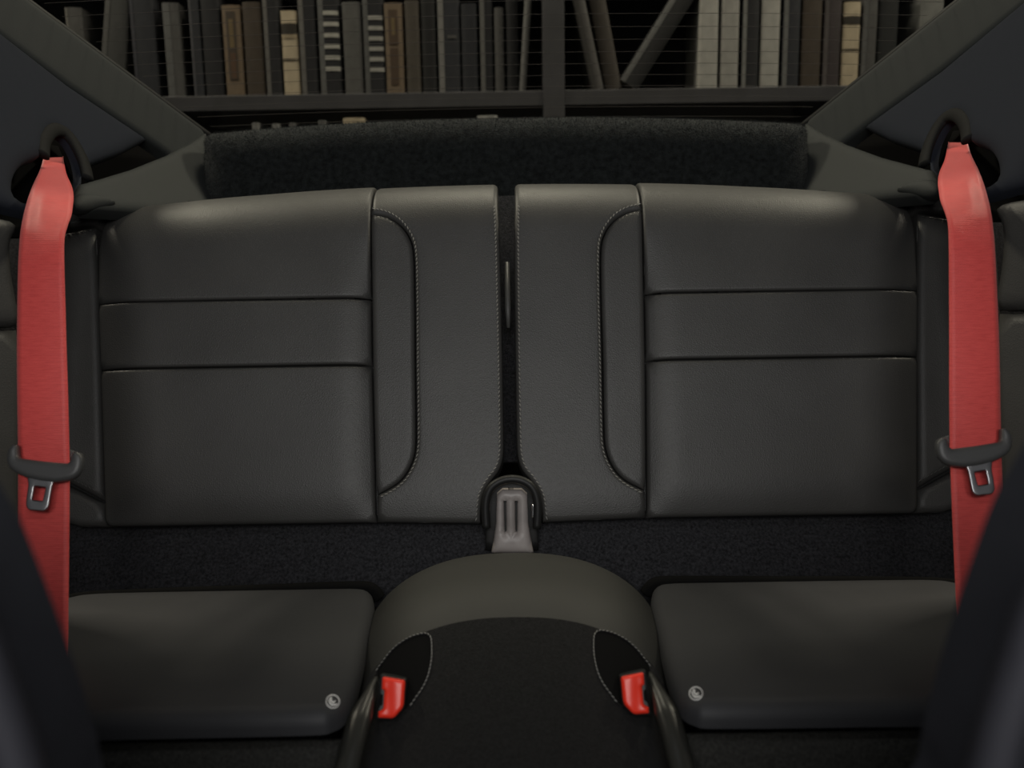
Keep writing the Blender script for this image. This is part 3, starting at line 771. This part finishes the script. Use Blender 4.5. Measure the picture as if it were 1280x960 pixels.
# ================================================================== BUCKLES AND SIDE GRIPS
for mir, nm in SIDES:
    a = on_tunnel(490, 870)[0]
    bfz = Frame(a + Vector((0, -0.035, 0.012)), Vector((1, 0.12, 0.0)), Vector((0.0, 0.5, 1.0)))
    Q = lambda x, y: bfz.px(x, y)
    root = thing('belt_buckle', tuple(Vector(((-1 if mir else 1) * a.x, a.y, a.z))), 'red seat belt buckle beside the cushion on the photo\'s %s' % nm, 'belt buckle', 'seat belt buckles')
    hs = rounded([Q(475, 842), Q(509, 848), Q(506, 886), Q(493, 900), Q(469, 900)], 0.003)
    pillow('housing', hs, bfz.map, 0.004, 0.004, 0.05, 0.006, M['black'], root, mir)
    red = rounded([Q(478, 845), Q(507, 850), Q(504.5, 884), Q(492, 898), Q(472.5, 897), Q(472.8, 889), Q(479, 885.5), Q(480.5, 863), Q(477.3, 861)], [0.003, 0.003, 0.004, 0.004, 0.002, 0.001, 0.002, 0.002, 0.001])
    def dish(u, v, d):
        c = Q(489, 872); return 0.003 * max(0, min(1, (u - c[0]) / 0.008 + 0.4))
    pillow('release_button', red, lambda u, v, h: bfz.map(u, v, h + 0.003), 0.005, 0.004, 0.012, 0.0035, M['red'], root, mir, hfn=dish)
    pillow('latch_slot', [Q(472, 887), Q(478.5, 884), Q(479.5, 865), Q(475.5, 864)], lambda u, v, h: bfz.map(u, v, h + 0.0035), 0.0008, 0.001, 0.004, 0.004, M['pocket'], root, mir)
    # curved glossy trim beside the buckle
    line = smooth_line([at(470, 846, 0.86), at(461, 870, 0.835), at(450, 898, 0.81), at(441, 930, 0.785), at(431, 975, 0.755), at(425, 1010, 0.73)], 6)
    n_ = len(line)
    rad = [0.0125 * min(1.0, 0.15 + 2.2 * i / n_) for i in range(n_)]
    o = tube('side_trim', line, rad, M['gloss'], None, mir, seg=14, flat=0.7, origin=tuple(Vector(line[-1])) if not mir else (-line[-1][0], line[-1][1], line[-1][2]))
    tag(o, 'glossy black curved trim beside the buckle on the photo\'s %s' % nm, 'trim', 'buckle side trims')

# ================================================================== PILLAR TRIMS
E0 = win.map(*win.px(-40, -56), 0.0); E1 = win.map(*win.px(255, 163), 0.0); Em = win.map(*win.px(145, 82), 0)
bp_ = at(80, 108, Em.y - 0.10)
sf = Frame.pts(E1, E0, bp_)
panel_pt = at(20, 262, 1.18)
b0 = sf.map(*sf.px(-80, -10)); b1 = sf.map(*sf.px(176, 172))
nf = Frame.pts(b1, b0, panel_pt)
lf = Frame.pts(at(262, 258, 1.60), at(250, 170, 1.76), at(110, 228, 1.36))
guide_hole = [(14, 258), (11, 240), (14, 222), (24, 208), (40, 200), (50, 195), (52, 180), (58, 169), (66, 165.5), (76, 168), (88, 180), (97, 195), (104, 210), (106, 222), (98, 234)]
for mir, nm in SIDES:
    root = thing('pillar_trim', (0.75 if mir else -0.75, 1.45, ZE - 0.06), 'dark rear pillar trim with belt opening on the photo\'s %s' % nm, 'pillar trim', 'rear pillar trims')
    S_ = sf.px; N_ = nf.px; L2 = lf.px
    # light strip along the window
    strip = [S_(-60, -72), S_(255, 163), S_(257, 200), S_(252, 222), S_(232, 216), S_(205, 192), S_(176, 172), S_(80, 108), S_(-80, -10), S_(-150, -30)]
    pillow('window_strip', strip, sf.map, 0.008, 0.012, 0.03, 0.012, M['trim'], root, mir)
    # inner panel with the belt opening
    pn = [N_(-120, -45), N_(-70, -7), N_(78, 108), N_(174, 172), N_(184, 174), N_(150, 192), N_(112, 206), N_(104, 216), N_(98, 240), N_(60, 272), N_(27, 266), N_(0, 259), N_(-120, 236), N_(-220, 120)]
    hole = [N_(*q) for q in ((15, 250), (12, 236), (16, 220), (26, 207), (40, 200), (50, 195), (52, 180), (58, 170), (66, 166), (76, 169), (86, 180), (93, 194), (97, 208), (98, 222), (90, 240), (60, 256), (30, 256))]
    pillow('inner_panel', pn, nf.map, 0.012, 0.022, 0.012, 0.018, M['trim_shade'], root, mir, holes=[smooth_line(hole, 2, closed=True)])
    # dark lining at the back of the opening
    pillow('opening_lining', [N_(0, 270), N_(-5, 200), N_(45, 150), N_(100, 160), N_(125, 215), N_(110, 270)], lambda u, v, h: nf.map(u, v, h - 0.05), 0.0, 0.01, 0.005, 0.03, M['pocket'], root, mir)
    # belt guide arch round the upper part of the opening
    arch = smooth_line([N_(*q) for q in ((50, 197), (51, 181), (57, 169), (66, 164.5), (77, 168), (88, 180), (97, 196), (103, 212), (106, 226))], 5)
    tube('belt_guide', [nf.map(u, v, 0.006) for u, v in arch], [0.0125 - 0.004 * abs(i / (len(arch) - 1) - 0.5) for i in range(len(arch))], M['guide'], root, mir, seg=12, flat=0.55, up=nf.N)
    # ledge below, beside the carpet ridge
    lg = [L2(266, 268), L2(257, 166), L2(236, 180), L2(205, 196), L2(160, 214), L2(120, 226), L2(98, 232), L2(90, 250), L2(110, 262), L2(200, 268)]
    pillow('ledge', lg, lf.map, 0.010, 0.018, 0.02, 0.02, M['trim'], root, mir)
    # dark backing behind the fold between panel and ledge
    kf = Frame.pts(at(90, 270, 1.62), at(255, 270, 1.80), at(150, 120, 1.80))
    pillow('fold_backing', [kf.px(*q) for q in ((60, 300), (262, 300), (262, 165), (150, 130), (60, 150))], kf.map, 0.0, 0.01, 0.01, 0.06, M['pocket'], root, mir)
    # round boss where the ledge meets the backrest
    cf2 = Frame.pts(at(100, 262, 1.30), at(150, 262, 1.36), at(110, 232, 1.34))
    pillow('corner_cap', smooth_line([cf2.px(*q) for q in ((90, 252), (98, 244), (116, 244), (134, 249), (144, 255), (126, 259), (106, 264), (92, 262))], 4, closed=True), cf2.map, 0.010, 0.014, 0.008, 0.01, M['trim'], root, mir)

# ================================================================== SIDE PANELS (beside the belts)
for mir, nm in SIDES:
    qf = Frame.pts(at(20, 300, 1.16), at(-140, 300, 1.02), at(24, 560, 1.12))
    T_ = qf.px
    root = thing('side_panel', (0.66 if mir else -0.66, 1.0, ZE - 0.6), 'dark padded side panel outside the red belt on the photo\'s %s' % nm, 'side panel', 'side panels')
    up_ = smooth_line([T_(*q) for q in ((-160, 268), (-40, 270), (8, 276), (16, 286), (9, 305), (10, 340), (17, 380), (20, 408), (-40, 409), (-160, 409))], 3, closed=True)
    pillow('upper_pad', up_, qf.map, 0.018, 0.02, 0.04, 0.03, M['leather'], root, mir)
    lo_ = [T_(*q) for q in ((-160, 413), (20, 413), (22, 470), (20, 560), (18, 700), (-160, 760))]
    pillow('lower_pad', lo_, qf.map, 0.014, 0.014, 0.04, 0.03, M['leather'], root, mir)

# ================================================================== SEAT BELTS
rows = [(55, 196, 79, 196, 1.45), (53, 203, 80, 204, 1.37), (49, 215, 83.5, 219, 1.29), (42, 230, 90, 234, 1.225), (37, 243, 92, 246, 1.175), (33, 256, 91, 258, 1.15), (30, 268, 89, 270, 1.125),
        (27, 283, 84, 284, 1.10), (25, 300, 80.5, 300, 1.085), (23, 335, 80.5, 335, 1.065), (22, 390, 82, 390, 1.045), (21.5, 440, 83.3, 440, 1.025), (22, 500, 85.2, 500, 1.005), (23, 573, 87, 579, 0.985),
        (23, 600, 87, 602, 0.978), (23, 650, 86.6, 650, 0.963), (23, 700, 86, 700, 0.95), (24, 760, 85.3, 760, 0.93), (25, 815, 85, 815, 0.915), (28, 900, 85, 900, 0.89), (30, 1000, 85, 1000, 0.86)]
def belt_geo():
    fine = smooth_line(rows, 6); V = []; uv = []; NB = 9; L = 0.0; pm = None
    for xl_, yl_, xr_, yr_, Y in fine:
        tw = 0.03 * max(0, min(1, (300 - yl_) / 100))     # turned near the guide
        a = at(xl_, yl_, Y - 0.2 * tw); b = at(xr_, yr_, Y + tw)
        mid = (a + b) / 2
        if pm is not None: L += (mid - pm).length
        pm = mid
        fold = 0.010 * math.exp(-((yl_ - 262) / 24.0) ** 2)
        for k in range(NB):
            t = k / (NB - 1); p = a.lerp(b, t)
            p = p + Vector((0, -1, 0)) * (0.0025 * math.sin(math.pi * t) * (1 if yl_ < 560 else 0.3) + fold * math.exp(-((t - 0.45) / 0.22) ** 2))
            V.append(p); uv.append((t * 0.055, L))
    Fc = [(i * NB + k, (i + 1) * NB + k, (i + 1) * NB + k + 1, i * NB + k + 1) for i in range(len(fine) - 1) for k in range(NB - 1)]
    return V, Fc, uv
for mir, nm in SIDES:
    base = at(57, 1000, 0.86); base = Vector((-base.x if mir else base.x, base.y, base.z))
    root = thing('seat_belt', tuple(base), 'red seat belt with black tongue hanging on the photo\'s %s' % nm, 'seat belt', 'red seat belts')
    V, Fc, uv = belt_geo()
    wo = mesh_obj('webbing', V, Fc, M['webbing'], root, True, mir)
    ul = wo.data.uv_layers.new(name='weave')
    for lp in wo.data.loops: ul.data[lp.index].uv = uv[lp.vertex_index]
    sd = wo.modifiers.new('thickness', 'SOLIDIFY'); sd.thickness = 0.0014; sd.offset = 0
    # tongue
    tf = Frame.pts(at(24, 573, 0.974), at(88, 580, 0.974), at(30, 640, 0.950))
    T = tf.px
    hp = [(10, 576), (11.5, 563), (18, 556), (23.5, 556), (24.5, 573), (56, 577), (88.5, 580), (92, 566), (98, 564.5), (104, 569), (105.5, 577), (103, 589), (97, 597), (88, 601), (70, 603.5), (52, 601.5), (35, 597.5), (22, 592), (13, 585)]
    hd = pillow('tongue_handle', rounded([T(*q) for q in hp], 0.004, 3), lambda u, v, h: tf.map(u, v, h + 0.002), 0.005, 0.006, 0.004, 0.004, M['handle'], root, mir)
    bar = [(20, 556), (30, 553), (80, 559), (96, 564), (92, 574), (80, 572), (30, 566), (22, 566)]
    pillow('tongue_bar', rounded([T(*q) for q in bar], 0.003, 3), lambda u, v, h: tf.map(u, v, h - 0.016), 0.003, 0.004, 0.004, 0.006, M['handle'], root, mir)
    bl = [(35, 596), (70, 600), (66.5, 607), (64, 622), (62, 634), (57, 639.5), (37, 638), (33.5, 632), (35, 618), (37, 606)]
    ho = [(44.5, 608), (58.5, 610), (54.5, 626.5), (41.5, 625)]
    pillow('tongue_blade', rounded([T(*q) for q in bl], 0.003, 3), lambda u, v, h: tf.map(u, v, h + 0.002), 0.0015, 0.0015, 0.0015, 0.004, M['steel'], hd, mir, holes=[rounded([T(*q) for q in ho], 0.0012, 2)])

# ================================================================== FRONT SEATS
for mir, nm in SIDES:
    yf = 0.46
    ff = Frame(Vector((-0.5, yf, ZE - 0.6)), Vector((1, 0, 0)), Vector((0, -0.10, 1)))
    G_ = ff.px
    root = thing('front_seat', (0.5 if mir else -0.5, yf, ZE - 0.76), 'blurred dark front seat shoulder in the near corner on the photo\'s %s' % nm, 'front seat', 'front seats')
    ol = smooth_line([G_(*q) for q in ((140, 1120), (128, 960), (112, 890), (88, 815), (62, 742), (30, 660), (4, 612), (-40, 552), (-130, 490), (-260, 440), (-420, 430), (-570, 470), (-660, 580), (-660, 850), (-650, 1120))], 4, closed=True)
    pillow('seat_back', ol, lambda u, v, h: ff.map(u, v, h + 0.06), 0.05, 0.055, 0.06, 0.03, M['seat_fabric'], root, mir)
    f2 = Frame(ff.map(0, 0, 0.104), ff.U, ff.V)
    rl = smooth_line([f2.px(*q) for q in ((-75, 720), (-30, 800), (-6, 860), (18, 925), (38, 990), (60, 1060))], 6)
    tube('bolster_highlight', [f2.map(u, v, 0.0) for u, v in rl], 0.012, M['seat_highlight'], root, mir, seg=12, flat=0.7)
